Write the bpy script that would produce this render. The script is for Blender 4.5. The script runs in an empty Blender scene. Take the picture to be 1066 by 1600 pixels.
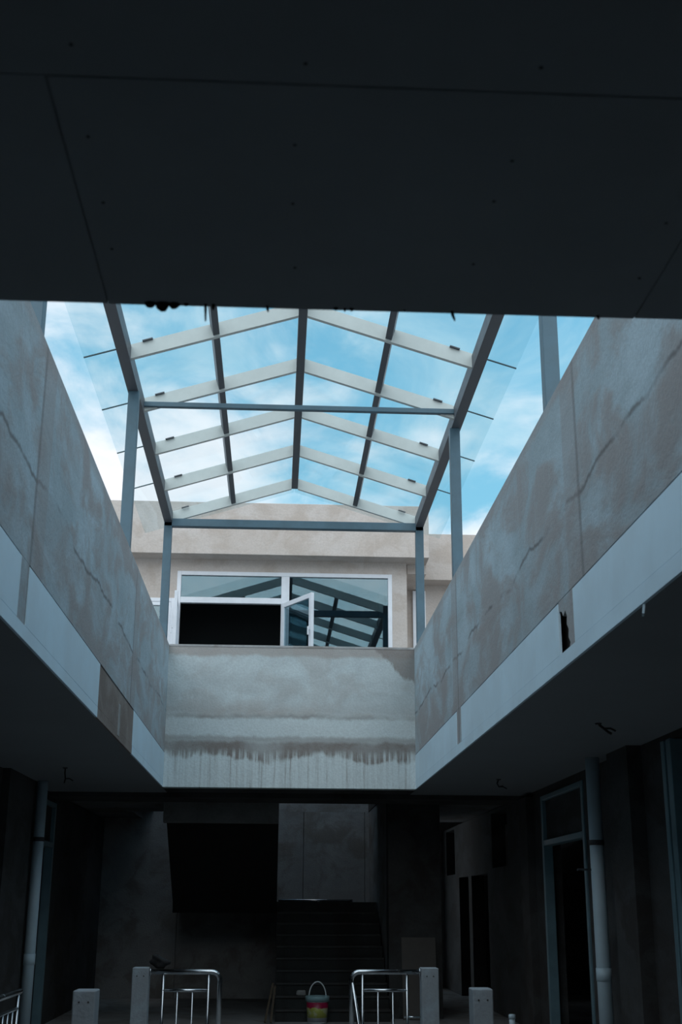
import bpy, bmesh, math, random
from mathutils import Vector, Matrix
import numpy as np

random.seed(7)
S = bpy.context.scene
C = S.collection

# ------------------------------------------------------------------ camera
PITCH, YAW, ROLL, FPX = 0.3098, 0.0499, 0.0052, 1919.4
cam_d = bpy.data.cameras.new('camera')
cam_d.sensor_fit = 'VERTICAL'
cam_d.sensor_height = 36.0
cam_d.lens = FPX / 1600 * 36.0
cam_d.clip_start = 0.05
cam_d.dof.use_dof = True
cam_d.dof.focus_distance = 15.0
cam_d.dof.aperture_fstop = 5.6
cam = bpy.data.objects.new('camera', cam_d)
C.objects.link(cam)
_f = Vector((math.sin(YAW) * math.cos(PITCH), math.cos(YAW) * math.cos(PITCH), math.sin(PITCH)))
_r0 = Vector((math.cos(YAW), -math.sin(YAW), 0))
_u0 = _r0.cross(_f)
_r = _r0 * math.cos(ROLL) + _u0 * math.sin(ROLL)
_u = _u0 * math.cos(ROLL) - _r0 * math.sin(ROLL)
cam.matrix_world = Matrix(((_r.x, _u.x, -_f.x, 0), (_r.y, _u.y, -_f.y, 0), (_r.z, _u.z, -_f.z, 1.55), (0, 0, 0, 1)))
S.camera = cam

# ------------------------------------------------------------------ colour management
S.view_settings.view_transform = 'Standard'
S.view_settings.look = 'None'
S.view_settings.gamma = 1.0
S.view_settings.use_curve_mapping = False
S.view_settings.exposure = 0.12


# ------------------------------------------------------------------ node helpers
class NT:
    def __init__(self, tree):
        self.t = tree
        tree.nodes.clear()

    def n(self, kind, **kw):
        nd = self.t.nodes.new(kind)
        for k, v in kw.items():
            setattr(nd, k, v)
        return nd

    def put(self, sock, v):
        if isinstance(v, bpy.types.NodeSocket):
            self.t.links.new(v, sock)
        elif isinstance(v, (tuple, list)):
            sock.default_value = tuple(v) + ((1,) if len(v) == 3 and sock.type == 'RGBA' else ())
        else:
            sock.default_value = v

    def m(self, op, a, b=0.0, c=0.0, clamp=False):
        nd = self.n('ShaderNodeMath', operation=op, use_clamp=clamp)
        for i, v in enumerate((a, b, c)):
            self.put(nd.inputs[i], v)
        return nd.outputs[0]

    def mix(self, f, a, b, blend='MIX'):
        nd = self.n('ShaderNodeMix', data_type='RGBA', blend_type=blend)
        self.put(nd.inputs[0], f)
        self.put(nd.inputs[6], a)
        self.put(nd.inputs[7], b)
        return nd.outputs[2]

    def ss(self, v, lo, hi, a=0.0, b=1.0):
        nd = self.n('ShaderNodeMapRange', interpolation_type='SMOOTHSTEP')
        for i, x in enumerate((v, lo, hi, a, b)):
            self.put(nd.inputs[i], x)
        return nd.outputs[0]

    def noise(self, vec, scale, detail=4.0, rough=0.55, dist=0.0):
        nd = self.n('ShaderNodeTexNoise')
        self.put(nd.inputs['Vector'], vec)
        nd.inputs['Scale'].default_value = scale
        nd.inputs['Detail'].default_value = detail
        nd.inputs['Roughness'].default_value = rough
        nd.inputs['Distortion'].default_value = dist
        return nd.outputs[0]

    def scale(self, vec, sx, sy, sz, loc=(0, 0, 0)):
        nd = self.n('ShaderNodeMapping')
        self.put(nd.inputs['Vector'], vec)
        nd.inputs['Scale'].default_value = (sx, sy, sz)
        nd.inputs['Location'].default_value = loc
        return nd.outputs[0]

    def sep(self, vec):
        nd = self.n('ShaderNodeSeparateXYZ')
        self.put(nd.inputs[0], vec)
        return nd.outputs

    def coord(self, which='Object'):
        return self.n('ShaderNodeTexCoord').outputs[which]


def srgb(r, g, b):
    f = lambda c: (c / 255 / 12.92) if c <= 10 else ((c / 255 + 0.055) / 1.055) ** 2.4
    return (f(r), f(g), f(b))


# ------------------------------------------------------------------ world: broken cloud over blue
W = bpy.data.worlds.new('sky')
S.world = W
W.use_nodes = True
w = NT(W.node_tree)
d = w.coord('Generated')
dx, dy, dz = w.sep(d)
den = w.m('ADD', w.m('MAXIMUM', dz, 0.0), 0.42)
cmb = w.n('ShaderNodeCombineXYZ')
w.put(cmb.inputs[0], w.m('DIVIDE', dx, den))
w.put(cmb.inputs[1], w.m('DIVIDE', dy, den))
w.put(cmb.inputs[2], w.m('MULTIPLY', dz, 1.2))
SKY_OFFSET = (13.2, 9.1, 5.6)
pv = w.scale(cmb.outputs[0], 1, 1, 1, SKY_OFFSET)
big = w.noise(pv, 3.2, 8.0, 0.52, 0.15)
wisp = w.noise(w.scale(pv, 1.3, 1.0, 1, (5, 2, 1)), 7.0, 7.0, 0.58, 0.5)
cov = w.m('ADD', w.m('MULTIPLY', big, 0.78), w.m('MULTIPLY', wisp, 0.22))
low = w.ss(dz, 0.27, 0.40, 0.085, 0.0)
cov = w.m('ADD', cov, low)
cl = w.ss(cov, 0.45, 0.61)
thin = w.ss(wisp, 0.34, 0.70, 0.04, 0.58)
blue = w.mix(w.ss(dz, 0.0, 0.9), srgb(136, 202, 228), srgb(58, 142, 188))
blue = w.mix(thin, blue, srgb(190, 220, 232))
col = w.mix(cl, blue, srgb(236, 240, 247))
bg = w.n('ShaderNodeBackground')
w.put(bg.inputs[0], col)
bg.inputs[1].default_value = 1.1
wo = w.n('ShaderNodeOutputWorld')
w.t.links.new(bg.outputs[0], wo.inputs[0])

# ------------------------------------------------------------------ veiled sun behind the camera, very soft
sun_d = bpy.data.lights.new('sun', 'SUN')
sun_d.energy = 1.7
sun_d.angle = math.radians(85)
sun_d.color = (1.0, 0.98, 0.95)
sun = bpy.data.objects.new('sun', sun_d)
sun.rotation_euler = Vector((0.10, 0.62, -0.78)).to_track_quat('-Z', 'Y').to_euler()
sun.location = (0, -5, 20)
C.objects.link(sun)


# ------------------------------------------------------------------ materials
def principled(name, color=(.5, .5, .5), rough=0.6, metal=0.0, spec=0.5):
    m = bpy.data.materials.new(name)
    m.use_nodes = True
    t = NT(m.node_tree)
    p = t.n('ShaderNodeBsdfPrincipled')
    o = t.n('ShaderNodeOutputMaterial')
    t.t.links.new(p.outputs[0], o.inputs[0])
    t.put(p.inputs['Base Color'], color)
    p.inputs['Roughness'].default_value = rough
    p.inputs['Metallic'].default_value = metal
    p.inputs['Specular IOR Level'].default_value = spec
    return m, t, p


def bump(t, p, h, dist=0.01, strength=0.5):
    b = t.n('ShaderNodeBump')
    b.inputs['Strength'].default_value = strength
    b.inputs['Distance'].default_value = dist
    t.put(b.inputs['Height'], h)
    t.t.links.new(b.outputs[0], p.inputs['Normal'])


def painted(name, color, rough=0.5, var=0.12, scale=6.0, metal=0.0):
    """paint or metal with a faint uneven wear"""
    m, t, p = principled(name, color, rough, metal)
    v = t.noise(t.coord(), scale, 5.0, 0.6)
    dark = tuple(c * (1 - var * 2) for c in color)
    lite = tuple(min(1, c * (1 + var)) for c in color)
    t.put(p.inputs['Base Color'], t.mix(t.ss(v, 0.3, 0.7), dark, lite))
    t.put(p.inputs['Roughness'], t.ss(v, 0.2, 0.8, max(0.05, rough - 0.1), min(1, rough + 0.1)))
    return m


def plaster(name, base, lite, brown, kind):
    """patched cement render: kind 'side' = long parapets, 'back' = end parapet, 'plain'"""
    m, t, p = principled(name, base, 0.9, 0, 0.25)
    co = t.coord()
    X, Y, Z = t.sep(co)
    n1 = t.noise(t.scale(co, 0.9, 0.55, 1.3), 1.5, 6, 0.6, 0.4)
    n2 = t.noise(t.scale(co, 1, 0.6, 1.1, (7, 3, 1)), 1.9, 7, 0.62, 0.5)
    fine = t.noise(co, 38, 4, 0.6)
    streak = t.noise(t.scale(co, 7, 7, 0.7), 1.6, 5, 0.6)
    col = t.mix(t.ss(n1, 0.35, 0.66), base, lite)
    bf = t.ss(n2, 0.45, 0.62, 0, 0.30 if kind == 'back' else 0.85)
    col = t.mix(bf, col, brown)
    col = t.mix(t.ss(streak, 0.5, 0.8, 0, 0.35), col, lite)
    dark = tuple(c * 0.42 for c in brown)
    if kind == 'side':
        wob = t.m('MULTIPLY', t.m('SUBTRACT', t.noise(t.scale(co, 1, 1, 0.3, (2, 0, 0)), 1.0, 8, 0.58), 0.5), 0.36)
        zz = t.m('ADD', Z, wob)
        # ragged trowel seam that runs the whole length
        a = t.m('ABSOLUTE', t.m('SUBTRACT', zz, 3.99))
        line = t.ss(a, 0.002, 0.026, 0.8, 0)
        brk = t.ss(t.noise(t.scale(co, 1, 1, 1, (0, 9, 0)), 1.7, 3), 0.38, 0.56)
        low_ = t.ss(zz, 3.9, 4.02, 1, 0)
        col = t.mix(t.m('MULTIPLY', low_, t.ss(n2, 0.36, 0.6, 0.15, 0.75)), col, brown)
        col = t.mix(t.m('MULTIPLY', line, brk), col, dark)
        # cement strips over the column joints
        for yc, hw in ((7.25, 0.17), (12.52, 0.17)):
            b = t.m('ABSOLUTE', t.m('SUBTRACT', Y, yc))
            col = t.mix(t.ss(b, hw, hw + 0.05, 0.5, 0), col, brown)
            e = t.m('ABSOLUTE', t.m('SUBTRACT', t.m('ADD', Y, t.m('MULTIPLY', wob, 0.12)), yc - hw))
            col = t.mix(t.ss(e, 0.004, 0.05, 0.5, 0), col, dark)
        # hairline along the top edge
        col = t.mix(t.ss(t.m('ADD', Z, t.m('MULTIPLY', wob, 0.25)), 4.74, 4.82, 0, 0.45), col, brown)
    elif kind == 'back':
        wob = t.m('SUBTRACT', t.noise(t.scale(co, 1, 1, 0.5), 2.6, 8, 0.72), 0.5)
        zz = t.m('ADD', Z, t.m('MULTIPLY', wob, 0.16))
        # big smooth patch of render, ragged brown rim at its top and right
        col = t.mix(t.ss(zz, 4.70, 4.76, 0, 0.75), col, brown)
        cor = t.m('ADD', t.m('MULTIPLY', t.m('SUBTRACT', X, 1.42), 0.85), t.m('MULTIPLY', t.m('SUBTRACT', zz, 4.6), 1.0))
        col = t.mix(t.ss(t.m('ADD', cor, t.m('MULTIPLY', wob, 0.35)), 0.10, 0.17, 0, 0.85), col, tuple(c * 0.62 for c in brown))
        col = t.mix(t.m('MULTIPLY', t.ss(zz, 3.93, 4.0, 1, 0), 0.8), col, lite)
        a = t.m('ABSOLUTE', t.m('SUBTRACT', zz, 3.925))
        col = t.mix(t.m('MULTIPLY', t.ss(a, 0.003, 0.05, 0.75, 0), t.ss(n1, 0.34, 0.6, 0.3, 1.0)), col, tuple(c * 0.6 for c in brown))
        up_ = t.m('MULTIPLY', t.ss(zz, 3.93, 3.96), t.ss(zz, 3.96, 4.16, 1, 0))
        col = t.mix(t.m('MULTIPLY', up_, t.ss(n1, 0.36, 0.6, 0.1, 0.6)), col, brown)
        # brown seep below the ledge, jagged lower edge, streaks running down from it
        jag = t.m('ADD', t.m('MULTIPLY', t.m('SUBTRACT', t.noise(t.scale(co, 1, 1, 0.5, (3, 0, 0)), 1.5, 5, 0.5), 0.5), 0.85), t.m('MULTIPLY', t.m('SUBTRACT', t.noise(t.scale(co, 9, 1, 0.6), 1.3, 4, 0.6), 0.5), 0.10))
        z2 = t.m('ADD', Z, jag)
        band = t.m('MULTIPLY', t.ss(z2, 3.34, 3.40), t.ss(zz, 3.56, 3.66, 1, 0))
        col = t.mix(t.m('MULTIPLY', band, t.ss(n1, 0.30, 0.6, 0.55, 1.0)), col, tuple(c * 0.58 for c in brown))
        run = t.noise(t.scale(co, 16, 1, 0.5), 1.3, 6, 0.7)
        lowb = t.ss(zz, 3.40, 3.52, 1, 0)
        col = t.mix(t.m('MULTIPLY', lowb, t.ss(run, 0.45, 0.58, 0, 0.8)), col, tuple(min(1, c * 1.1) for c in lite))
        col = t.mix(t.m('MULTIPLY', lowb, t.ss(run, 0.32, 0.46, 0.65, 0)), col, tuple(c * 0.6 for c in brown))
        col = t.mix(t.ss(t.m('ABSOLUTE', t.m('SUBTRACT', zz, 3.64)), 0.004, 0.05, 0.45, 0), col, tuple(c * 0.55 for c in brown))
    col = t.mix(t.ss(fine, 0.3, 0.7, 0.0, 0.22), col, tuple(c * 0.6 for c in base))
    t.put(p.inputs['Base Color'], col)
    h = t.m('ADD', t.m('MULTIPLY', n2, 0.8), t.m('MULTIPLY', fine, 0.25))
    bump(t, p, h, 0.03, 0.55)
    return m


M = {}
M['plaster_side'] = plaster('plaster_side', srgb(164, 178, 184), srgb(184, 200, 208), srgb(162, 156, 154), 'side')
M['plaster_back'] = plaster('plaster_back', srgb(184, 192, 194), srgb(202, 212, 214), srgb(164, 154, 148), 'back')
M['render_beige'] = plaster('render_beige', srgb(196, 186, 178), srgb(202, 194, 188), srgb(184, 172, 162), 'plain')
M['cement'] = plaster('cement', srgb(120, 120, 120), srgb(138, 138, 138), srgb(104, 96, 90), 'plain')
M['cement_shaded'] = plaster('cement_shaded', srgb(66, 66, 66), srgb(78, 78, 78), srgb(58, 54, 52), 'plain')  # cement darkened in colour to stand in for ground-floor shade
M['cement_pale'] = plaster('cement_pale', srgb(160, 160, 160), srgb(176, 176, 176), srgb(140, 134, 128), 'plain')
M['brown_board'] = plaster('brown_board', srgb(140, 126, 118), srgb(150, 140, 134), srgb(126, 112, 104), 'plain')
M['fascia_board'] = painted('fascia_board', srgb(206, 228, 240), 0.55, 0.04, 1.6)
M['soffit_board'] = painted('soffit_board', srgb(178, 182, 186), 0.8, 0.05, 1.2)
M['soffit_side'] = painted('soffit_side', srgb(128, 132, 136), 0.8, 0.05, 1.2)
M['screw'] = painted('screw', srgb(60, 58, 56), 0.6, 0.1)
M['drip'] = painted('drip', srgb(70, 60, 55), 0.9, 0.2, 30)
M['floor'] = plaster('floor_screed', srgb(150, 150, 150), srgb(164, 164, 164), srgb(134, 130, 126), 'plain')
M['frame_teal'] = painted('frame_teal', srgb(80, 108, 122), 0.45, 0.08, 4)
M['frame_dark'] = painted('frame_dark', srgb(92, 96, 102), 0.5, 0.08, 4)
M['rafter_pale'] = painted('rafter_pale', srgb(214, 218, 214), 0.5, 0.04, 3)
M['white_upvc'] = painted('white_upvc', srgb(226, 230, 236), 0.35, 0.03, 5)
M['steel'] = painted('steel', (0.56, 0.58, 0.60), 0.2, 0.05, 12, 1.0)
M['pipe_pvc'] = painted('pipe_pvc', srgb(196, 216, 226), 0.45, 0.04, 3)
M['band_dark'] = painted('band_dark', srgb(60, 60, 64), 0.5, 0.1)
M['post_concrete'] = plaster('post_concrete', srgb(154, 166, 174), srgb(166, 178, 186), srgb(142, 146, 150), 'plain')
M['aluminium'] = painted('aluminium', srgb(120, 150, 160), 0.4, 0.06, 5, 0.3)
M['seal'] = painted('seal', srgb(74, 92, 98), 0.7, 0.1)
M['wire'] = painted('wire', srgb(24, 24, 26), 0.6, 0.1)
M['dark_cloth'] = painted('dark_cloth', srgb(22, 22, 24), 0.9, 0.2, 20)
M['stair_shaded'] = plaster('stair_shaded', srgb(52, 54, 54), srgb(60, 62, 62), srgb(46, 44, 42), 'plain')  # stair concrete with shade put into its colour
M['plywood'] = painted('plywood', srgb(92, 86, 82), 0.7, 0.08, 3)
M['wood'] = painted('wood', srgb(84, 72, 58), 0.8, 0.15, 8)
M['shade_black'] = painted('shade_black', srgb(34, 33, 33), 0.9, 0.1, 2)  # near-black colour stands in for shade in rooms and recesses
M['bucket_white'] = painted('bucket_white', srgb(222, 226, 228), 0.4, 0.03, 8)
M['bucket_rim'] = painted('bucket_rim', srgb(140, 172, 178), 0.4, 0.04, 8)


def glass_mat(name, tint, refl_min, refl_max, rough=0.0):
    m = bpy.data.materials.new(name)
    m.use_nodes = True
    t = NT(m.node_tree)
    lw = t.n('ShaderNodeLayerWeight')
    lw.inputs[0].default_value = 0.5
    f = t.m('ADD', refl_min, t.m('MULTIPLY', t.m('POWER', lw.outputs['Facing'], 4.0), refl_max - refl_min))
    tr = t.n('ShaderNodeBsdfTransparent')
    t.put(tr.inputs[0], tint)
    gl = t.n('ShaderNodeBsdfGlossy')
    gl.inputs['Roughness'].default_value = rough
    gl.inputs['Color'].default_value = (0.72, 0.92, 1, 1)
    mx = t.n('ShaderNodeMixShader')
    t.put(mx.inputs[0], f)
    t.t.links.new(tr.outputs[0], mx.inputs[1])
    t.t.links.new(gl.outputs[0], mx.inputs[2])
    o = t.n('ShaderNodeOutputMaterial')
    t.t.links.new(mx.outputs[0], o.inputs[0])
    return m


M['roof_glass'] = glass_mat('roof_glass', (0.92, 0.958, 0.965), 0.008, 0.16)
M['window_glass'] = glass_mat('window_glass', (0.50, 0.62, 0.66), 0.125, 0.7)
M['sash_glass'] = glass_mat('sash_glass', (0.60, 0.70, 0.73), 0.10, 0.7)


def bucket_label():
    m, t, p = principled('bucket_label', (.8, .8, .8), 0.4)
    co = t.coord()
    X, Y, Z = t.sep(co)
    wv = t.m('MULTIPLY', t.m('SUBTRACT', t.noise(t.scale(co, 1, 1, 0.2), 16, 2), 0.5), 0.08)
    z = t.m('ADD', Z, wv)
    col = t.mix(t.ss(t.noise(co, 9, 3), 0.42, 0.5), srgb(176, 178, 140), srgb(160, 162, 78))
    col = t.mix(t.ss(z, 0.198, 0.204), col, srgb(150, 26, 66))
    col = t.mix(t.ss(Z, 0.072, 0.076, 1, 0), col, srgb(180, 184, 192))
    t.put(p.inputs['Base Color'], col)
    return m


M['bucket_label'] = bucket_label()


# ------------------------------------------------------------------ mesh helpers (all in world coordinates)
def bx(bm, x0, x1, y0, y1, z0, z1, bev=0.0):
    x0, x1 = min(x0, x1), max(x0, x1)
    y0, y1 = min(y0, y1), max(y0, y1)
    z0, z1 = min(z0, z1), max(z0, z1)
    v = [bm.verts.new(p) for p in ((x0, y0, z0), (x1, y0, z0), (x1, y1, z0), (x0, y1, z0), (x0, y0, z1), (x1, y0, z1), (x1, y1, z1), (x0, y1, z1))]
    fs = [bm.faces.new([v[i] for i in q]) for q in ((3, 2, 1, 0), (4, 5, 6, 7), (0, 1, 5, 4), (1, 2, 6, 5), (2, 3, 7, 6), (3, 0, 4, 7))]
    if bev:
        es = list({e for f in fs for e in f.edges})
        bmesh.ops.bevel(bm, geom=es, offset=bev, segments=1, affect='EDGES')
    return bm


def bar(bm, p, q, wd, ht, up=(0, 0, 1)):
    """rectangular bar from p to q (axis at the bar's centre)"""
    p, q = Vector(p), Vector(q)
    a = (q - p).normalized()
    s = a.cross(Vector(up)).normalized()
    u = s.cross(a)
    v = []
    for e in (p, q):
        for i, j in ((-1, -1), (1, -1), (1, 1), (-1, 1)):
            v.append(bm.verts.new(e + s * (i * wd / 2) + u * (j * ht / 2)))
    for q4 in ((0, 1, 2, 3), (7, 6, 5, 4), (0, 4, 5, 1), (1, 5, 6, 2), (2, 6, 7, 3), (3, 7, 4, 0)):
        bm.faces.new([v[i] for i in q4])
    bmesh.ops.recalc_face_normals(bm, faces=bm.faces)
    return bm


def tube(bm, pts, r, seg=10, caps=True):
    pts = [Vector(p) for p in pts]
    rings = []
    ref = Vector((0, 0, 1))
    for i, p in enumerate(pts):
        a = (pts[min(i + 1, len(pts) - 1)] - pts[max(i - 1, 0)]).normalized()
        rr = ref if abs(a.dot(ref)) < 0.95 else Vector((0, 1, 0))
        s = a.cross(rr).normalized()
        u = s.cross(a)
        rad = r[i] if isinstance(r, (list, tuple)) else r
        rings.append([bm.verts.new(p + s * rad * math.cos(k * 2 * math.pi / seg) + u * rad * math.sin(k * 2 * math.pi / seg)) for k in range(seg)])
    # keep rings from twisting against each other
    for i in range(1, len(rings)):
        a, b = rings[i - 1], rings[i]
        k = min(range(seg), key=lambda k: (a[0].co - pts[i - 1] - (b[k].co - pts[i])).length)
        rings[i] = b[k:] + b[:k]
    for a, b in zip(rings, rings[1:]):
        for k in range(seg):
            f = bm.faces.new((a[k], a[(k + 1) % seg], b[(k + 1) % seg], b[k]))
            f.smooth = True
    if caps:
        bm.faces.new(rings[0])
        bm.faces.new(rings[-1])
    bmesh.ops.recalc_face_normals(bm, faces=bm.faces)
    return bm


def lathe(bm, prof, c, seg=28, close=True):
    rings = [[bm.verts.new((c[0] + r * math.cos(k * 2 * math.pi / seg), c[1] + r * math.sin(k * 2 * math.pi / seg), c[2] + z)) for k in range(seg)] for r, z in prof]
    for a, b in zip(rings, rings[1:]):
        for k in range(seg):
            f = bm.faces.new((a[k], a[(k + 1) % seg], b[(k + 1) % seg], b[k]))
            f.smooth = True
    if close:
        bm.faces.new(rings[0])
        bm.faces.new(rings[-1])
    bmesh.ops.recalc_face_normals(bm, faces=bm.faces)
    return bm


def world_loc(o):
    v = Vector((0, 0, 0))
    while o:
        v += o.location
        o = o.parent
    return v


def obj(name, bm, mat, parent=None, origin=None, kind=None):
    """link bm (world coordinates) as ONE mesh object"""
    off = world_loc(parent) if parent else Vector((0, 0, 0))
    org = Vector(origin) if origin else off
    me = bpy.data.meshes.new(name)
    bmesh.ops.translate(bm, verts=bm.verts, vec=-org)
    bm.to_mesh(me)
    bm.free()
    me.materials.append(M[mat] if isinstance(mat, str) else mat)
    o = bpy.data.objects.new(name, me)
    C.objects.link(o)
    if parent:
        o.parent = parent
    o.location = org - off
    if kind:
        o['kind'] = kind
    return o


def dup(o, loc):
    """same mesh, same parent, another place"""
    c = o.copy()
    C.objects.link(c)
    c.location = loc
    return c


def B():
    return bmesh.new()


def box(name, x0, x1, y0, y1, z0, z1, mat, parent=None, bev=0.0, kind=None):
    return obj(name, bx(B(), x0, x1, y0, y1, z0, z1, bev), mat, parent, None, kind)


def tag(o, label, cat, group=None):
    o['label'] = label
    o['category'] = cat
    if group:
        o['group'] = group
    return o


def thing(name, label, cat, loc, group=None):
    o = bpy.data.objects.new(name, None)
    o.empty_display_size = 0.2
    C.objects.link(o)
    o.location = loc
    return tag(o, label, cat, group)


def struct_root(name, loc=(0, 0, 0)):
    o = bpy.data.objects.new(name, None)
    o.empty_display_size = 0.2
    C.objects.link(o)
    o.location = loc
    o['kind'] = 'structure'
    return o


ST = 'structure'
# ------------------------------------------------------------------ key sizes of the place (metres)
XL, XR = -1.482, 1.818          # faces of the two long parapets
YF, YB = 2.833, 16.336          # front and back edge of the void
Z0, ZF, Z1 = 3.0, 3.45, 4.865   # soffit, top of fascia boards, parapet top
YSH = 21.1                       # near side of the light shaft added over the stairs
XLO, XRO = -3.08, 3.42          # shop walls of the ground floor

# ------------------------------------------------------------------ SETTING: ground floor
box('floor', -7, 8, -4, 27, -0.2, 0.0, 'floor', kind=ST)

# parapet of the left side ------------------------------------------------
wl = box('wall_left', XL - 0.20, XL, YF, YB + 0.4, ZF, Z1, 'plaster_side', kind=ST)
box('backing', XL - 0.20, XL - 0.05, YF, YB, Z0 + 0.02, ZF, 'cement', wl)


def fascia(parent, x_face, out, spans, z0, z1, mat='fascia_board'):
    for y0, y1 in spans:
        box('fascia_panel', x_face, x_face - out * 0.018, y0, y1, z0, z1, mat, parent, 0.001)


fascia(wl, XL + 0.004, 1, [(2.84, 4.40), (4.405, 6.83), (7.08, 10.14), (12.68, YB - 0.004)], Z0 + 0.085, ZF - 0.012)
fascia(wl, XL + 0.002, 1, [(10.145, 11.42), (11.425, 12.675)], Z0 + 0.085, ZF - 0.02, 'brown_board')
box('joint_fill', XL - 0.001, XL - 0.05, 6.835, 7.075, Z0 + 0.085, ZF, 'plaster_side', wl)
box('edge_strip', XL + 0.005, XL - 0.013, 2.84, 10.14, Z0 - 0.001, Z0 + 0.083, 'fascia_board', wl, 0.0008)
box('edge_strip', XL + 0.004, XL - 0.013, 10.142, 12.676, Z0 - 0.001, Z0 + 0.083, 'brown_board', wl, 0.0008)
box('edge_strip', XL + 0.005, XL - 0.013, 12.68, YB - 0.002, Z0 - 0.001, Z0 + 0.083, 'fascia_board', wl, 0.0008)
box('cement_smear', XL + 0.003, XL + 0.008, 11.46, 11.60, Z0 + 0.03, 3.32, 'cement_pale', wl)

# parapet of the right side -----------------------------------------------
wr = box('wall_right', XR, XR + 0.20, YF, YB + 0.4, ZF, Z1, 'plaster_side', kind=ST)
box('backing', XR + 0.06, XR + 0.20, YF, YB, Z0 + 0.02, ZF, 'shade_black', wr)  # near-black backing puts the shade inside the torn hole into colour
fascia(wr, XR - 0.004, -1, [(2.84, 5.02), (5.025, 7.36), (7.78, 9.9), (9.904, 12.18), (12.50, YB - 0.004)], Z0 + 0.10, ZF - 0.012)
box('edge_strip', XR - 0.006, XR + 0.013, 2.84, YB - 0.002, Z0 - 0.001, Z0 + 0.098, 'fascia_board', wr, 0.0008)
box('joint_fill', XR + 0.001, XR + 0.05, 12.185, 12.495, Z0 + 0.10, ZF, 'plaster_side', wr)
# torn plaster fill with a ragged black hole beside the nearer joint
bm = B()
outer = [(7.365, 3.10), (7.365, 3.452), (7.775, 3.452), (7.775, 3.385), (7.70, 3.37), (7.66, 3.33), (7.60, 3.355), (7.56, 3.31),
         (7.575, 3.26), (7.53, 3.22), (7.545, 3.17), (7.50, 3.13), (7.52, 3.10)]
fr = [bm.verts.new((XR + 0.002, y, z)) for y, z in outer]
bk = [bm.verts.new((XR + 0.045, y, z)) for y, z in outer]
bm.faces.new(fr)
bm.faces.new(bk[::-1])
for i in range(len(outer)):
    j = (i + 1) % len(outer)
    bm.faces.new((fr[i], bk[i], bk[j], fr[j]))
bmesh.ops.recalc_face_normals(bm, faces=bm.faces)
obj('joint_fill', bm, 'plaster_side', wr)

# parapet of the far end --------------------------------------------------
wb = box('wall_back', XL, XR, YB, YB + 0.2, Z0, Z1, 'plaster_back', kind=ST)
box('coping', XL, XR, YB - 0.006, YB + 0.21, Z1 - 0.02, Z1 + 0.012, 'cement_pale', wb, 0.004)
# parapet over the near edge (its far side is above the camera)
box('wall_front', XL - 0.2, XR + 0.2, YF - 0.2, YF - 0.001, Z0 + 0.01, Z1, 'plaster_back', kind=ST)

# roof terraces around the void -------------------------------------------
box('floor', XL - 4.6, XL - 0.201, -4, YSH, Z0 + 0.02, 3.80, 'cement', kind=ST)
box('floor', XL - 4.6, -2.401, YSH, 23.2, Z0 + 0.02, 3.80, 'cement', kind=ST)
box('floor', XR + 0.201, XR + 4.8, -4, 23.2, Z0 + 0.02, 3.80, 'cement', kind=ST)
box('floor', XL - 0.2, XR + 0.2, -4, YF - 0.201, Z0 + 0.02, 3.80, 'cement', kind=ST)
box('floor', XL - 0.2, XR + 0.2, YB + 0.41, 18.05, Z0 + 0.02, 3.80, 'cement', kind=ST)
box('floor', XL - 0.2, XR + 0.2, 18.05, YSH, Z0 + 0.31, 3.80, 'cement', kind=ST)
box('floor', XL - 0.2, XR + 0.2, 22.92, 27, Z0 + 0.17, 3.80, 'cement', kind=ST)

# soffits ------------------------------------------------------------------
ce = struct_root('ceiling', (0, 0, Z0))
xs = [-4.50, -3.14, -1.80, -0.452, 0.898, 2.25, 3.60, 4.9]
ys = [-1.5, 0.72, 1.93, YF]
g = 0.0014
rows = [(YF, 1.93), (1.93, 0.70), (0.70, -0.55), (-0.55, -3.9)]
for r, (ya, yb) in enumerate(rows):
    sh = (0, -0.10, 0.3, 0)[r]
    for i in range(len(xs) - 1):
        rnd = random.uniform(-.0012, .0012)
        box('ceiling_board', xs[i] + sh + g, xs[i + 1] + sh - g, yb + g, ya - (0 if r == 0 else g), Z0 + rnd, Z0 + 0.012, 'soffit_board', ce, 0.0015)
bm = B()
for ys_ in np.arange(0.9, 2.8, 0.24):
    for x in (-0.40, 0.02, 0.45, 0.85):
        lathe(bm, [(0.0045, 0), (0.0035, -0.002)], (x + random.uniform(-.012, .012), ys_ + random.uniform(-.05, .05), Z0 - 0.0005), 8)
obj('screw_heads', bm, 'screw', ce, kind='stuff')
# ragged plaster crumbs hanging from the front edge
for x, wd, dn, lean in ((-0.345, .030, .012, 0), (-0.315, .035, .022, .004), (-0.285, .028, .014, 0), (-0.255, .012, .006, 0), (-0.206, .005, .046, .002),
                        (-0.186, .010, .015, 0), (-0.05, .004, .016, .003), (0.125, .014, .006, 0), (0.165, .012, .007, 0), (0.148, .004, .009, 0), (0.422, .005, .026, .008), (0.80, .006, .010, .003), (0.30, .006, .005, 0)):
    bm = B()
    pts = [(x, YF - 0.012, Z0 + 0.006), (x + lean * .3, YF - 0.012, Z0 - dn * .35), (x + lean * .7, YF - 0.011, Z0 - dn * .7), (x + lean, YF - 0.011, Z0 - dn)]
    wd = max(wd, 0.0075) * 1.15
    tube(bm, pts, [wd * .5, wd * .46, wd * .34, wd * .2], 7)
    for v in bm.verts:
        v.co.y = YF - 0.011 + (v.co.y - (YF - 0.011)) * min(1, 0.011 / (wd * .5))
        v.co.x += random.uniform(-1, 1) * wd * .06
        v.co.z += random.uniform(-1, 1) * dn * .05
    obj('plaster_drip', bm, 'drip', ce)

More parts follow.
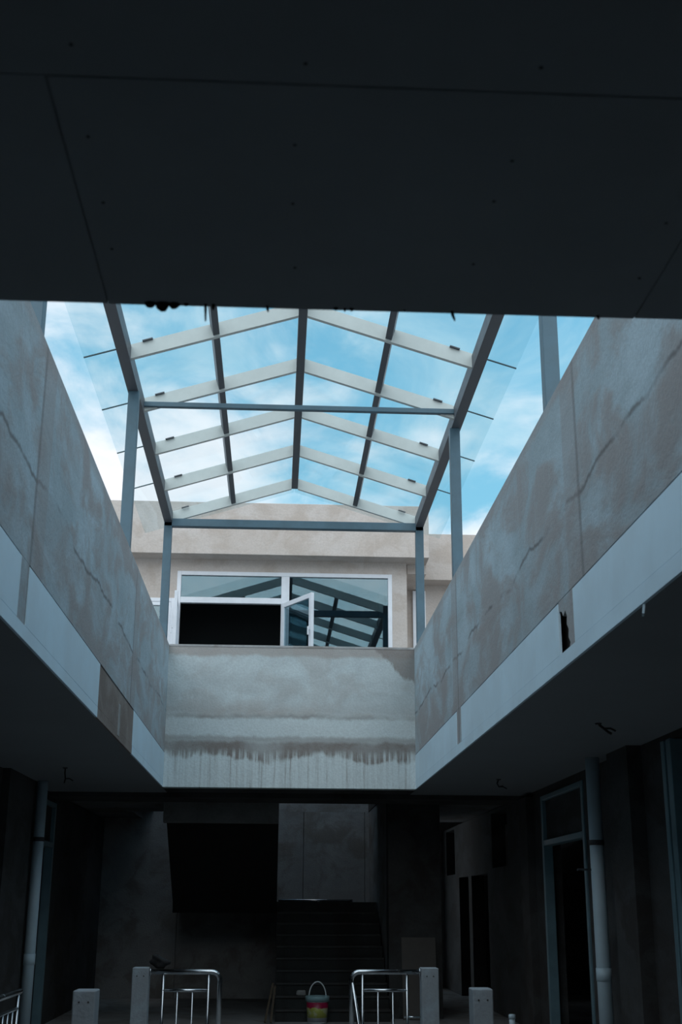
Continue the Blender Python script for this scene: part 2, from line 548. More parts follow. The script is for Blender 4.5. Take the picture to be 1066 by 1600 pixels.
cl_ = box('ceiling', XLO - 2.82, XL - 0.0135, YF, 17.2, Z0, Z0 + 0.019, 'soffit_side', kind=ST)
cr_ = box('ceiling', XR + 0.0135, XRO + 3.18, YF, 17.2, Z0, Z0 + 0.019, 'soffit_side', kind=ST)
# beams across at the far end of the void, and the darker ceiling behind them
box('trim_1', XLO - 2.82, XRO + 3.18, 17.2, 18.05, Z0 - 0.06, Z0 + 0.02, 'cement_shaded', kind=ST)
box('ceiling', XLO - 2.82, XRO + 3.18, 18.05, YSH, Z0 + 0.17, Z0 + 0.3, 'cement_shaded', kind=ST)
box('ceiling', XLO - 2.82, -2.2, YSH, 27, Z0 + 0.17, Z0 + 0.3, 'cement_shaded', kind=ST)
box('ceiling', 1.67, XRO + 3.18, YSH, 27, Z0 + 0.17, Z0 + 0.3, 'cement_shaded', kind=ST)
# unseen light shaft added over the landing to brighten its wall, open at roof
box('wall_back', -2.2, 1.67, 22.9, 23.1, 3.161, 7.0, 'cement_pale', kind=ST)
box('wall_left', -2.4, -2.2, YSH, 23.1, 3.31, 7.0, 'fascia_board', kind=ST)
box('wall_right', 1.67, 1.87, YSH, 23.1, 3.31, 7.0, 'fascia_board', kind=ST)
box('wall_front', -2.2, 1.67, YSH - 0.15, YSH, 3.31, 7.0, 'fascia_board', kind=ST)
box('ceiling', XL - 0.05, XR + 0.05, YB + 0.201, 17.2, Z0 + 0.004, Z0 + 0.019, 'cement_shaded', kind=ST)  # soffit strip behind the end parapet, coloured dark for shade


# ground-floor shop walls --------------------------------------------------
def wall_with_holes(name, x0, x1, ya, yb, zt, holes, mat):
    """wall along Y with rectangular openings (y0, y1, z0, z1)"""
    bm = B()
    ycuts = sorted({ya, yb, *[h[0] for h in holes], *[h[1] for h in holes]})
    for a, b in zip(ycuts, ycuts[1:]):
        mid = (a + b) / 2
        hs = sorted([(h[2], h[3]) for h in holes if h[0] < mid < h[1]])
        z = 0.0
        for h0, h1 in hs:
            if h0 > z + 1e-4:
                bx(bm, x0, x1, a, b, z, h0)
            z = h1
        if z < zt - 1e-4:
            bx(bm, x0, x1, a, b, z, zt)
    bmesh.ops.remove_doubles(bm, verts=bm.verts, dist=1e-5)
    return obj(name, bm, mat, kind=ST)


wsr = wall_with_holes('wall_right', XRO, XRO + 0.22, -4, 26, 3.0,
                      [(7.0, 10.9, 0, 2.95), (13.85, 16.1, 0, 2.90), (18.6, 20.0, 2.12, 2.95), (20.5, 22.2, 0, 2.05), (22.55, 23.7, 0, 2.05), (24.2, 25.4, 2.12, 2.95)], 'cement_shaded')
box('pilaster', XRO - 0.14, XRO, 11.55, 12.28, 0, 3.0, 'cement_shaded', wsr)
box('pilaster', XRO - 0.10, XRO, 16.65, 17.15, 0, 2.94, 'cement_shaded', wsr)
wsl = wall_with_holes('wall_left', XLO - 0.22, XLO, -4, 26, 3.0, [(9.0, 13.2, 0, 2.15), (16.15, 17.75, 0, 2.88)], 'cement_shaded')
box('pilaster', XLO, XLO + 0.09, 14.2, 15.9, 0, 3.0, 'cement_shaded', wsl)
# rooms behind the openings, closed and unlit, with shade also put into the near-black walls
box('wall_right', 6.4, 6.6, -4, 27, 0, 3.0, 'shade_black', kind=ST)
box('wall_left', -5.9, -5.7, -4, 27, 0, 3.0, 'shade_black', kind=ST)
box('wall_front', -5.7, 6.4, -4.2, -4.0, 0, 3.0, 'cement', kind=ST)
box('ceiling', XRO + 0.9, 6.3, 12.4, 13.3, 2.75, 2.80, 'fascia_board', kind=ST)


def door_frame(name, x, inward, y0, y1, zt, zh):
    """metal door surround with a panel over the header"""
    r = struct_root(name, (x, (y0 + y1) / 2, 0))
    xa, xb = x - 0.03, x + 0.09 if inward > 0 else x - 0.09
    xa = x - inward * 0.02
    xb = x + inward * 0.10
    for a, b in ((y0, y0 + 0.09), (y1 - 0.09, y1)):
        box('door_jamb', xa, xb, a, b, 0, zt, 'aluminium', r, 0.006)
    box('door_header', xa, xb, y0 + 0.09, y1 - 0.09, zh, zh + 0.07, 'aluminium', r, 0.006)
    box('door_top', xa, xb, y0 + 0.09, y1 - 0.09, zt - 0.06, zt, 'aluminium', r, 0.006)
    box('transom_panel', x + inward * 0.03, x + inward * 0.05, y0 + 0.09, y1 - 0.09, zh + 0.07, zt - 0.06, 'cement_shaded', r)
    return r


door_frame('door_1', XRO, 1, 13.85, 16.1, 2.90, 2.28)
door_frame('door_2', XLO, -1, 16.15, 17.75, 2.88, 2.28)
r3 = struct_root('door_3', (XRO, 9, 0))
for a, b in ((10.62, 10.74), (10.80, 10.89)):
    box('door_jamb', XRO - 0.02, XRO + 0.10, a, b, 0, 2.95, 'aluminium', r3, 0.006)

# back of the ground floor: stairwell --------------------------------------
YW = 22.9
bw = struct_root('wall_back', (0, YW, 0))
box('masonry', -5.7, 2.3, YW + 0.201, YW + 0.3, 0, 3.16, 'cement_shaded', bw)
for x0, x1 in ((-5.7, -1.72), (-1.712, 0.495), (0.503, 1.60), (1.608, 2.3)):
    box('wall_panel', x0, x1, YW, YW + 0.2, 0, 3.16, 'cement_pale', bw, 0.004)
box('wall_back', 2.3, 6.4, 26, 26.2, 0, 3.16, 'cement', kind=ST)
sw = box('wall_right', 1.68, 1.88, 19.3, YW, 0, 3.16, 'cement', kind=ST)
box('pier', 1.68, 2.46, 18.95, 19.3, 0, 3.16, 'cement_shaded', sw)  # darker copy of the wall's cement for its fade into shade

# ------------------------------------------------------------------ SETTING: upper building beyond the canopy
YU = 19.2


def wall_xz(name, xa, xb, y0, y1, z0, z1, holes, mat):
    bm = B()
    cuts = sorted({xa, xb, *[h[0] for h in holes], *[h[1] for h in holes]})
    for a, b in zip(cuts, cuts[1:]):
        mid = (a + b) / 2
        z = z0
        for h0, h1 in sorted([(h[2], h[3]) for h in holes if h[0] < mid < h[1]]):
            if h0 > z + 1e-4:
                bx(bm, a, b, y0, y1, z, h0)
            z = h1
        if z < z1 - 1e-4:
            bx(bm, a, b, y0, y1, z, z1)
    bmesh.ops.remove_doubles(bm, verts=bm.verts, dist=1e-5)
    return obj(name, bm, mat, kind=ST)


ZS = 4.95
wf = wall_xz('wall_far', -5.5, 2.03, YU, YU + 0.2, 3.8, 6.85, [(-1.665, 1.79, ZS, 6.655), (-2.75, -1.685, ZS, 6.205)], 'render_beige')
box('wall_far', 1.83, 2.03, YU + 0.2, 20.6, 3.8, 6.85, 'render_beige', kind=ST)
box('wall_far', 2.03, 6.0, 20.4, 20.6, 3.8, 6.79, 'render_beige', kind=ST)
box('trim_2', -5.5, 2.36, 18.85, 20.5, 6.85, 7.715, 'render_beige', kind=ST, bev=0.006)
box('trim_3', 2.361, 6.5, 20.0, 21.0, 6.79, 7.60, 'render_beige', kind=ST, bev=0.006)
box('trim_4', 2.05, 2.361, 19.30, 20.4, 6.70, 6.85, 'render_beige', kind=ST)
# the room behind the window, its shade put into a near-black colour
rm = struct_root('wall_far', (0, 21, 4.5))
box('room_back', -3.2, 1.7, YSH - 0.25, YSH - 0.16, 3.8, 6.9, 'shade_black', rm)
box('room_side', -3.3, -3.2, 19.41, YSH - 0.16, 3.8, 6.9, 'shade_black', rm)
box('room_side', 1.7, 1.82, 19.41, YSH - 0.16, 3.8, 6.9, 'shade_black', rm)
box('room_ceiling', -3.3, 1.82, 19.41, YSH - 0.16, 6.75, 6.84, 'shade_black', rm)


def frame_xz(name, x0, x1, z0, z1, y, t, dpt, parent, mat='white_upvc'):
    bm = B()
    bx(bm, x0, x0 + t, y, y + dpt, z0, z1, 0.004)
    bx(bm, x1 - t, x1, y, y + dpt, z0, z1, 0.004)
    bx(bm, x0 + t, x1 - t, y, y + dpt, z1 - t, z1, 0.004)
    bx(bm, x0 + t, x1 - t, y, y + dpt, z0, z0 + t, 0.004)
    return obj(name, bm, mat, parent)


w1 = struct_root('window_1', (0.06, YU, ZS))
frame_xz('window_frame', -1.665, 1.79, ZS, 6.655, YU - 0.01, 0.065, 0.09, w1)
box('mullion', 0.005, 0.135, YU - 0.008, YU + 0.08, ZS + 0.065, 6.59, 'white_upvc', w1, 0.004)
box('transom', -1.60, 0.005, YU - 0.006, YU + 0.08, 6.135, 6.23, 'white_upvc', w1, 0.004)
box('pane', -1.60, 0.005, YU + 0.030, YU + 0.038, 6.23, 6.59, 'window_glass', w1)
box('pane', 0.135, 1.725, YU + 0.030, YU + 0.038, ZS + 0.065, 6.59, 'window_glass', w1)


def sash(hx, hy, ang, wd, z0, z1, parent, name='open_sash'):
    """casement leaf hinged at (hx, hy), swung by ang"""
    ca, sa = math.cos(ang), math.sin(ang)
    t, dp = 0.075, 0.05

    def place(bm):
        for v in bm.verts:
            x, y = v.co.x, v.co.y
            v.co.x, v.co.y = hx + x * ca - y * sa, hy + x * sa + y * ca
        return bm
    bm = B()
    bx(bm, 0, t, -dp, 0, z0, z1, 0.004)
    bx(bm, wd - t, wd, -dp, 0, z0, z1, 0.004)
    bx(bm, t, wd - t, -dp, 0, z1 - t, z1, 0.004)
    bx(bm, t, wd - t, -dp, 0, z0, z0 + t, 0.004)
    o = obj(name, place(bm), 'white_upvc', parent)
    obj('pane', place(bx(B(), t, wd - t, -0.030, -0.022, z0 + t, z1 - t)), 'sash_glass', o)
    bm = B()
    bx(bm, wd - 0.055, wd - 0.03, -dp - 0.02, -dp, (z0 + z1) / 2 - 0.03, (z0 + z1) / 2 + 0.03, 0.003)
    bx(bm, wd - 0.052, wd - 0.033, -dp - 0.04, -dp - 0.02, (z0 + z1) / 2 - 0.11, (z0 + z1) / 2 + 0.02, 0.003)
    obj('handle', place(bm), 'white_upvc', o)
    return o


sash(0.055, YU - 0.02, math.atan2(-0.84, 0.48), 0.92, ZS + 0.08, 6.13, w1)
sash(-1.63, YU - 0.02, math.radians(-86), 0.80, ZS + 0.08, 6.13, w1)

w2 = struct_root('window_2', (-2.2, YU, ZS))
frame_xz('window_frame', -2.75, -1.685, ZS, 6.205, YU - 0.01, 0.06, 0.09, w2)
frame_xz('sash_frame', -2.69, -1.745, ZS + 0.06, 6.145, YU + 0.0, 0.06, 0.06, w2)
box('pane', -2.63, -1.805, YU + 0.030, YU + 0.038, ZS + 0.12, 6.085, 'window_glass', w2)
w3 = struct_root('window_3', (2.38, 20.4, 5.0))
frame_xz('window_frame', 2.25, 2.47, ZS, 6.68, 20.34, 0.08, 0.06, w3)
box('pane', 2.33, 2.39, 20.37, 20.378, ZS + 0.08, 6.60, 'window_glass', w3)

# ------------------------------------------------------------------ SKYLIGHT CANOPY
CXL, CXR, CZE, CZR = -1.625, 1.955, 6.625, 7.187
FL, FR = 0.02, 0.03             # the eaves splay a little towards the far end
XM = (CXL + CXR) / 2
SL = (CZR - CZE) / (XM - CXL)
PIT = 1.3455
RY = [16.56 - PIT * i for i in range(11)]        # back faces of the rafters, far to near
YN = RY[-1] - 0.05
sky = thing('skylight_canopy', 'grey steel gable skylight with overhanging glass panes standing on the parapets', 'skylight', (XM, 10.0, Z1))


def zroof(x, off=0.0):
    return CZE + off + SL * ((x - CXL) if x < XM else (CXR - x))


# eave beams and ridge
for xo, sgn, fl in ((CXL, 1, FL), (CXR, -1, FR)):
    bm = B()
    vs = []
    for y, e in ((YN, -0.6 * fl), (16.56, fl)):
        xa = xo - sgn * e
        xb = xa + sgn * 0.11
        for x, z in ((xa, CZE), (xb, CZE), (xb, CZE + 0.16), (xa, CZE + 0.16)):
            vs.append(bm.verts.new((x, y, z)))
    for q in ((0, 1, 2, 3), (7, 6, 5, 4), (0, 4, 5, 1), (1, 5, 6, 2), (2, 6, 7, 3), (3, 7, 4, 0)):
        bm.faces.new([vs[i] for i in q])
    bmesh.ops.recalc_face_normals(bm, faces=bm.faces)
    obj('eave_beam', bm, 'frame_dark', sky)
box('ridge_beam', XM - 0.045, XM + 0.045, YN, 16.56, CZR - 0.0, CZR + 0.15, 'frame_dark', sky, 0.004)
# intermediate purlins, one length per bay, tight against the rafters
for xp in ((CXL + XM) / 2 + 0.02, (CXR + XM) / 2 - 0.02):
    sgn = 1 if xp < XM else -1
    first = None
    for i in range(10):
        ya, yb = RY[i + 1], RY[i] - 0.05
        if first is None:
            bm = B()
            up = Vector((-sgn * SL, 0, 1)).normalized()
            zc = zroof(xp, 0.085)
            bar(bm, (xp, ya, zc), (xp, yb, zc), 0.065, 0.125, up)
            first = obj('purlin', bm, 'frame_dark', sky)
            base = first.location.copy()
        else:
            dup(first, base - Vector((0, PIT * i, 0)))
# rafters
for side in (-1, 1):
    xe = CXL + 0.07 if side < 0 else CXR - 0.07
    xr_ = XM - 0.045 if side < 0 else XM + 0.045
    bm = B()
    zb = 0.0
    vs = []
    for y in (RY[0] - 0.05, RY[0]):
        for x, dz_ in ((xe, 0), (xr_, 0), (xr_, .152), (xe, .152)):
            vs.append(bm.verts.new((x, y, zroof(x, zb) + dz_)))
    for q in ((0, 1, 2, 3), (7, 6, 5, 4), (0, 4, 5, 1), (1, 5, 6, 2), (2, 6, 7, 3), (3, 7, 4, 0)):
        bm.faces.new([vs[i] for i in q])
    bmesh.ops.recalc_face_normals(bm, faces=bm.faces)
    first = obj('rafter', bm, 'rafter_pale', sky)
    base = first.location.copy()
    for i in range(1, 11):
        dup(first, base - Vector((0, PIT * i, 0)))
# ties
box('tie_beam', CXL - FL + 0.002, CXR + FR - 0.002, 16.45, 16.555, CZE - 0.055, CZE + 0.055, 'frame_teal', sky, 0.004)
box('tie_beam', CXL + 0.09, CXR - 0.09, 12.44, 12.50, 6.70, 6.755, 'frame_teal', sky, 0.004)
# posts
for x0, ylist in ((CXL, (16.45, 11.86, 6.98, 3.3)), (CXR - 0.11, (16.45, 12.68, 7.95, 3.3))):
    for y in ylist:
        x0 = (CXL - (FL if y > 16 else 0)) if x0 < 0 else (CXR - 0.11 + (FR if y > 16 else 0))
        p_ = box('post', x0, x0 + 0.11, y, y + 0.11, Z1 - 0.001, CZE + 0.001, 'frame_teal', sky, 0.003)
        box('base_plate', x0 - 0.0, x0 + 0.115, y - 0.015, y + 0.125, Z1, Z1 + 0.012, 'frame_teal', p_)
# glass: one pane per bay and slope, bond lines at the rafters
GO = 0.156
for side in (-1, 1):
    xe = CXL - 0.36 if side < 0 else CXR + 0.35
    xi = XM - 0.006 if side < 0 else XM + 0.006
    ends = [17.17] + [RY[i] - 0.025 for i in range(1, 11)] + [YN - 0.35]

    def pane(ya, yb):
        bm = B()
        vs = []
        for y in (ya, yb):
            for x, dz_ in ((xe, 0), (xi, 0), (xi, .012), (xe, .012)):
                vs.append(bm.verts.new((x, y, zroof(min(max(x, -9), 9), GO) + dz_)))
        for q in ((0, 1, 2, 3), (7, 6, 5, 4), (0, 4, 5, 1), (1, 5, 6, 2), (2, 6, 7, 3), (3, 7, 4, 0)):
            bm.faces.new([vs[i] for i in q])
        bmesh.ops.recalc_face_normals(bm, faces=bm.faces)
        return obj('glass_pane', bm, 'roof_glass', sky)
    pane(ends[1] + 0.004, ends[0])
    proto = pane(ends[2] + 0.004, ends[1] - 0.004)
    base = proto.location.copy()
    for i in range(1, 9):
        dup(proto, base - Vector((0, PIT * i, 0)))
    pane(ends[11], ends[10] - 0.004)
    # dark bond line under each pane joint, and a small clamp near the eave
    bm = B()
    y = ends[1]
    bar(bm, (xe, y, zroof(xe, GO - 0.004)), (xi, y, zroof(xi, GO - 0.004)), 0.016, 0.010, (-(-side) * SL, 0, 1))
    s0 = obj('joint_seal', bm, 'seal', sky)
    base = s0.location.copy()
    xc = xe + (-side) * 0.62
    bm = B()
    bar(bm, (xc - 0.05, y - 0.04, zroof(xc - 0.05, GO - 0.006)), (xc + 0.05, y - 0.04, zroof(xc + 0.05, GO - 0.006)), 0.03, 0.011, (side * SL, 0, 1))
    c0 = obj('glazing_clamp', bm, 'frame_dark', sky)
    cb = c0.location.copy()
    for i in range(1, 10):
        dup(s0, base - Vector((0, PIT * i, 0)))
        dup(c0, cb - Vector((0, PIT * i, 0)))
    dup(c0, cb + Vector((0, PIT - 0.02, 0)))

# ------------------------------------------------------------------ STAIRCASE
st = thing('staircase', 'concrete staircase, darkened for shade, climbing to a landing with a second flight above left', 'staircase', (0.8, 18.4, 0))
NR, RISE, TREAD = 10, 0.16, 0.27
first = None
for i in range(NR - 1):
    y0, z0 = 18.45 + i * TREAD, i * RISE
    if first is None:
        first = box('step', 0.04, 1.655, y0, y0 + TREAD + 0.02, z0, z0 + RISE - 0.03, 'stair_shaded', st)
        tread = box('tread', 0.04, 1.655, y0 - 0.02, y0 + TREAD - 0.021, z0 + RISE - 0.03, z0 + RISE, 'cement_shaded', first, 0.005)  # tread coloured lighter than the riser for the light from above
        base = first.location.copy()
    else:
        c = dup(first, base + Vector((0, TREAD * i, RISE * i)))
        c2 = dup(tread, tread.location)
        c2.parent = c
# body under the steps
bm = B()
prof = [(18.47, 0), (YW - 0.001, 0), (YW - 0.001, 1.42), (18.72 + 8 * TREAD, 1.27), (18.72, 0.0)]
a = [bm.verts.new((0.06, y, z)) for y, z in prof]
b = [bm.verts.new((1.64, y, z)) for y, z in prof]
bm.faces.new(a)
bm.faces.new(b[::-1])
for i in range(len(prof)):
    j = (i + 1) % len(prof)
    bm.faces.new((a[i], b[i], b[j], a[j]))
bmesh.ops.recalc_face_normals(bm, faces=bm.faces)
obj('stair_body', bm, 'stair_shaded', st)
YL = 18.45 + 9 * TREAD
box('landing', -1.64, 1.655, YL, YW - 0.001, 1.42, 1.60, 'stair_shaded', st, 0.004)
# second flight: sloped slab seen from below, steps on top of it
bm = B()
prof = [(YL, 1.42), (18.4, 2.97), (18.4, 3.14), (18.62, 3.14), (YL, 1.60)]
a = [bm.verts.new((-1.62, y, z)) for y, z in prof]
b = [bm.verts.new((0.035, y, z)) for y, z in prof]
bm.faces.new(a)
bm.faces.new(b[::-1])
for i in range(len(prof)):
    j = (i + 1) % len(prof)
    bm.faces.new((a[i], b[i], b[j], a[j]))
bmesh.ops.recalc_face_normals(bm, faces=bm.faces)
obj('upper_flight', bm, 'shade_black', st)  # underside shade put into the slab's near-black colour
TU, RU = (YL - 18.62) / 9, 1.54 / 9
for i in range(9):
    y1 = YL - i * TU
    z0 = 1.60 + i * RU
    box('step', -1.60, 0.02, y1 - TU, y1 + 0.0, z0 + 0.03, z0 + RU, 'stair_shaded', st)
box('header_beam', -1.62, 0.035, 18.2, 18.399, 2.67, 3.14, 'cement', st)

tg = thing('metal_tube', 'bright metal tube lying across the stair landing', 'tube', (0.6, 21.62, 1.60))
obj('tube_body', tube(B(), [(0.06, 21.62, 1.623), (1.28, 21.62, 1.623)], 0.022, 10), 'steel', tg)
obj('end_cap', tube(B(), [(1.28, 21.62, 1.625), (1.31, 21.62, 1.625)], 0.024, 10), 'band_dark', tg)

# ------------------------------------------------------------------ CONCRETE POSTS AND STEEL RAILINGS
def concrete_post(x, y, wd, dp, label):
    bm = B()
    bx(bm, x - wd / 2, x + wd / 2, y, y + dp, 0, 1.05, 0.006)
    o = obj('concrete_post', bm, 'post_concrete', None, (x, y + dp / 2, 0))
    tag(o, label, 'post', 'white concrete posts')
    for s in (-1, 1):
        bm = B()
        lathe(bm, [(0.006, 0), (0.006, 0.003)], (0, 0, 0), 8)
        for v in bm.verts:
            v.co = Vector((x + s * 0.028 + v.co.x, y - v.co.z, 0.985 + v.co.y))
        obj('bolt_hole', bm, 'screw', o)
    return o


concrete_post(-1.138, 8.02, 0.135, 0.20, 'short white concrete post nearest to the drain pipe on the left')
concrete_post(-1.095, 10.89, 0.136, 0.16, 'white concrete post holding the left steel handrail')
concrete_post(1.317, 10.95, 0.145, 0.16, 'white concrete post holding the right steel handrail')
concrete_post(1.325, 8.25, 0.128, 0.18, 'short white concrete post in front of the dark doorway on the right')


def railing(xp, sgn, label, y=10.97, second=False):
    """short stainless rail from a post inwards, end bent down to the floor; sgn = +1 runs to +x"""
    xo = lambda d_: xp + sgn * d_
    r_ = thing('handrail', label, 'railing', (xo(0.3), y, 0))
    L = 0.585
    pts = [(xo(0.003), y, 1.015), (xo(L - 0.07), y, 1.015)]
    for k in range(1, 7):
        a_ = k * math.pi / 12
        pts.append((xo(L - 0.07 + 0.07 * math.sin(a_)), y, 0.945 + 0.07 * math.cos(a_)))
    pts.append((xo(L - 0.012), y - 0.03, 0.0))
    obj('top_rail', tube(B(), pts, 0.020, 12), 'steel', r_)
    obj('wall_flange', tube(B(), [(xo(0.001), y, 1.015), (xo(0.012), y, 1.015)], 0.034, 12), 'steel', r_)
    up = [0.115, 0.49]
    for u_ in up:
        obj('upright', tube(B(), [(xo(u_), y, 0), (xo(u_), y, 1.0)], 0.0125, 8), 'steel', r_)
    obj('sub_rail', tube(B(), [(xo(up[0]), y, 0.87), (xo(up[1]), y, 0.87)], 0.0125, 8), 'steel', r_)
    for u_ in (0.235, 0.36):
        obj('baluster', tube(B(), [(xo(u_), y, 0), (xo(u_), y, 0.865)], 0.008, 8), 'steel', r_)
    if second:
        obj('brace', tube(B(), [(xo(L - 0.01), y - 0.005, 0.93), (xo(L - 0.075), y - 0.06, 0.5), (xo(L - 0.14), y - 0.12, 0.0)], 0.016, 10), 'steel', r_)
        obj('bracket', tube(B(), [(xo(-0.0), y + 0.02, 0.66), (xo(0.14), y + 0.02, 0.66)], 0.007, 8), 'steel', r_)
    return r_


railing(-1.026, 1, 'stainless steel handrail reaching inward from the left concrete post')
railing(1.243, -1, 'stainless steel handrail with slanted brace reaching inward from the right concrete post', 11.03, True)


def side_rail(pa, pb, label, nb, stub):
    r_ = thing('guard_rail', label, 'railing', ((pa[0] + pb[0]) / 2, (pa[1] + pb[1]) / 2, 0))
    A, Bv = Vector((*pa, 0)), Vector((*pb, 0))
    up = Vector((0, 0, 1))
    obj('top_rail', tube(B(), [A + up * 1.0, Bv + up * 1.0], 0.019, 10), 'steel', r_)
    dirn = (Bv - A).normalized()
    obj('sub_rail', tube(B(), [A + up * 0.90 + dirn * stub, Bv + up * 0.90 - dirn * stub], 0.011, 8), 'steel', r_)
    for k in range(nb + 1):
        q = A.lerp(Bv, (stub + (((Bv - A).length - 2 * stub) * k / nb)) / (Bv - A).length)
        full = k in (0, nb)
        obj('upright' if full else 'baluster', tube(B(), [q, q + up * (1.0 if full else 0.9)], 0.012 if full else 0.007, 8), 'steel', r_)
    return r_


side_rail((-1.66, 5.4), (-1.66, 8.75), 'dark steel guard rail running past the drain pipe at the left edge', 22, 0.06)
side_rail((3.60, 11.72), (5.2, 11.72), 'steel guard rail inside the shop opening at the right edge', 12, 0.10)


# ------------------------------------------------------------------ DRAIN PIPES
def drain_pipe(x, y, r, zb, label, bracket):
    p_ = thing('drain_pipe', label, 'pipe', (x, y, 0), 'white plastic drain pipes')
    obj('pipe_body', tube(B(), [(x, y, 0), (x, y, Z0)], r, 20), 'pipe_pvc', p_)
    obj('joint_band', tube(B(), [(x, y, zb - 0.025), (x, y, zb + 0.025)], r + 0.006, 20), 'band_dark', p_)
    obj('lower_collar', tube(B(), [(x, y, 0.86), (x, y, 0.98)], r + 0.005, 20), 'pipe_pvc', p_)
    if bracket:
        xa = x + (r if bracket > 0 else -r)
        obj('bracket', bx(B(), xa, xa + bracket, y - 0.012, y + 0.012, zb - 0.27, zb - 0.25), 'steel', p_)
    return p_


drain_pipe(3.215, 12.60, 0.071, 2.16, 'white drain pipe rising to the ceiling beside the doorway on the right', -0.14)
drain_pipe(-2.90, 15.70, 0.066, 2.30, 'white drain pipe rising to the ceiling on the left side', 0)
SX, SY = 2.79, 15.3
stub = thing('pipe_stub', 'short white pipe stub rising from the floor in front of the right wall', 'pipe', (SX, SY, 0))
obj('stub_body', tube(B(), [(SX, SY, 0), (SX, SY, 0.335)], 0.036, 14), 'pipe_pvc', stub)
obj('stub_cap', lathe(B(), [(0.041, 0.30), (0.041, 0.348), (0.02, 0.352)], (SX, SY, 0), 14), 'pipe_pvc', stub)

# ------------------------------------------------------------------ PAINT BUCKET
bc = (0.62, 18.28, 0.0)
bk = thing('paint_bucket', 'white paint bucket with crimson and yellow label at the foot of the stairs', 'bucket', bc)
prof = [(0.125, 0), (0.132, 0.006), (0.152, 0.30), (0.146, 0.30), (0.128, 0.02), (0.0005, 0.018)]
obj('bucket_body', lathe(B(), prof, bc, 32), 'bucket_white', bk)
rp = [(0.1545, 0.285), (0.166, 0.285), (0.168, 0.345), (0.160, 0.352), (0.150, 0.345), (0.150, 0.29)]
obj('lid_rim', lathe(B(), rp + [rp[0]], bc, 32, False), 'bucket_rim', bk)
obj('lid', lathe(B(), [(0.151, 0.322), (0.151, 0.334), (0.01, 0.334)], bc, 32), 'bucket_rim', bk)
lp = [(0.1335, 0.02), (0.1515, 0.272), (0.1525, 0.272), (0.1345, 0.02)]
obj('label_wrap', lathe(B(), lp + [lp[0]], bc, 32, False), 'bucket_label', bk)
hp = [(bc[0] + 0.118 * math.cos(a_) * (1.0 if math.sin(a_) < .2 else 1), bc[1] - 0.02, 0.335 + 0.20 * math.sin(a_)) for a_ in np.linspace(0, math.pi, 19)]
obj('wire_handle', tube(B(), hp, 0.0085, 8), 'bucket_white', bk)
bm = B()
for s in (-1, 1):
    bx(bm, bc[0] + s * 0.118 - 0.014, bc[0] + s * 0.118 + 0.014, bc[1] - 0.034, bc[1] - 0.006, 0.325, 0.362, 0.003)
obj('handle_lug', bm, 'bucket_rim', bk)

# ------------------------------------------------------------------ SMALL THINGS
# board leaning on the pier
bm = B()
bx(bm, 0, 0.50, 0, 0.018, 0, 1.12, 0.002)
for v in bm.verts:
    y, z = v.co.y, v.co.z
    v.co = Vector((1.86 + v.co.x, 18.74 + y * 0.985 + z * 0.17, z * 0.985 - y * 0.17 + 0.004))
tag(obj('leaning_board', bm, 'plywood', None, (2.1, 18.75, 0)), 'flat brown board leaning against the pier right of the stairs', 'board')

# two laths leaning beside the stairs
for k, (xa, ya, xt, yt_, zt_) in enumerate(((-0.10, 18.15, 0.0, 18.50, 0.50), (-0.02, 18.12, 0.03, 18.42, 0.47))):
    bm = B()
    bar(bm, (xa, ya, 0.02), (xt, yt_, zt_), 0.03, 0.02, (0, 1, 0))
    tag(obj('wooden_lath', bm, 'wood', None, (xa, ya, 0)), ('dark wooden lath leaning beside the stairs, farther from the bucket', 'dark wooden lath leaning beside the stairs, nearer to the bucket')[k], 'lath', 'dark laths beside the stairs')

# block on a low step
bm = B()
bx(bm, 0.34, 0.47, 18.80, 18.90, 0.322, 0.387, 0.012)
for v in bm.verts:
    v.co += Vector((random.uniform(-.006, .006), random.uniform(-.006, .006), 0))
tag(obj('rubble_block', bm, 'cement_pale', None, (0.4, 18.85, 0.32)), 'small grey rubble block on a lower step behind the bucket', 'rubble')

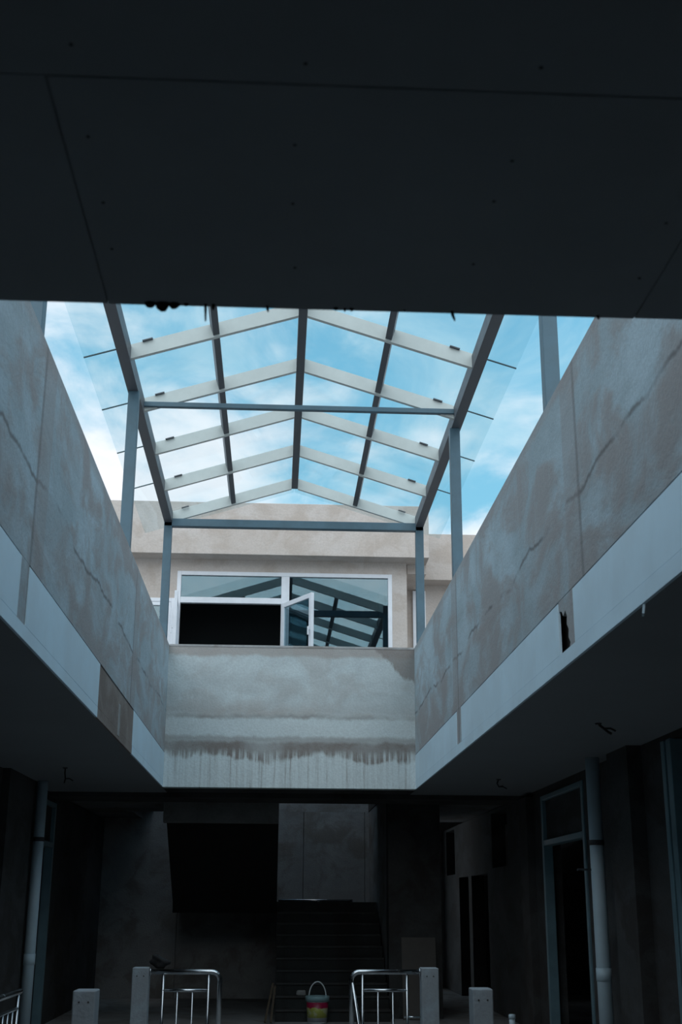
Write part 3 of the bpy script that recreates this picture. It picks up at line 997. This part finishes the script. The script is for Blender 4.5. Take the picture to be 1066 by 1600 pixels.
# dark crumpled cloth lying over the left handrail
bm = B()
bmesh.ops.create_icosphere(bm, subdivisions=3, radius=1)
rs = random.Random(3)
ph = [rs.uniform(0, 6) for _ in range(6)]
for v in bm.verts:
    x, y, z = v.co
    k = 1 + 0.18 * math.sin(4 * x + ph[0]) * math.cos(5 * z + ph[1]) + 0.10 * math.sin(9 * y + ph[2] + 4 * x)
    hx = x * 0.078 * k * (1.0 - 0.35 * max(0, z))
    v.co = Vector((-0.945 + hx - 0.045 * max(0, z) * k, 10.985 + y * 0.045 * k, 1.0362 + 0.056 + max(-0.055, z * 0.058 * k)))
for f in bm.faces:
    f.smooth = True
tag(obj('cloth', bm, 'dark_cloth', None, (-0.945, 10.985, 1.03)), 'dark crumpled cloth lying on the left handrail against its post', 'cloth')

# loose wire ends hanging from the soffits
def wire(x, y, pts, label, r=0.008):
    w_ = thing('ceiling_wire', label, 'wire', (x, y, Z0), 'loose wires hanging from the ceiling')
    obj('strand', tube(B(), [(x + a_, y + b_, Z0 + c_) for a_, b_, c_ in pts], r, 7), 'wire', w_)
    q = pts[len(pts) // 2]
    obj('strand', tube(B(), [(x + q[0], y + q[1], Z0 + q[2]), (x + q[0] + 0.05, y + q[1] - .02, Z0 + q[2] - 0.002), (x + q[0] + 0.09, y + q[1] - .03, Z0 + q[2] - 0.025)], r * .8, 7), 'wire', w_)
    obj('rosette', lathe(B(), [(0.03, 0.0), (0.024, -0.012)], (x, y, Z0), 14), 'band_dark', w_)
    return w_


wire(2.655, 10.13, [(0, 0, .002), (0.01, -.01, -.02), (0.04, -.02, -.045), (0.075, -.02, -.075), (0.10, -.03, -.09)], 'black loose wire hanging from the right soffit near the drain pipe', 0.011)
wire(2.655, 14.9, [(0, 0, .002), (-0.02, 0, -.05), (0.0, 0, -.09), (0.05, 0, -.08)], 'black loose wire hanging from the right soffit farther back', 0.009)
wire(-2.37, 14.1, [(0, 0, .002), (0.0, 0, -.06), (0.01, 0, -.12), (0.0, 0, -.17)], 'black loose wire hanging from the left soffit', 0.008)
cw = thing('torn_tape', 'small pale scrap hanging from the lower edge of the right fascia', 'scrap', (XR - 0.004, 5.9, Z0 - 0.014))
obj('scrap_strip', bar(B(), (XR - 0.004, 5.9, Z0 - 0.01), (XR - 0.01, 5.905, Z0 - 0.055), 0.012, 0.003, (0, 1, 0)), 'fascia_board', cw)
obj('scrap_end', bar(B(), (XR - 0.01, 5.905, Z0 - 0.054), (XR - 0.005, 5.93, Z0 - 0.065), 0.010, 0.003, (0, 0, 1)), 'fascia_board', cw)
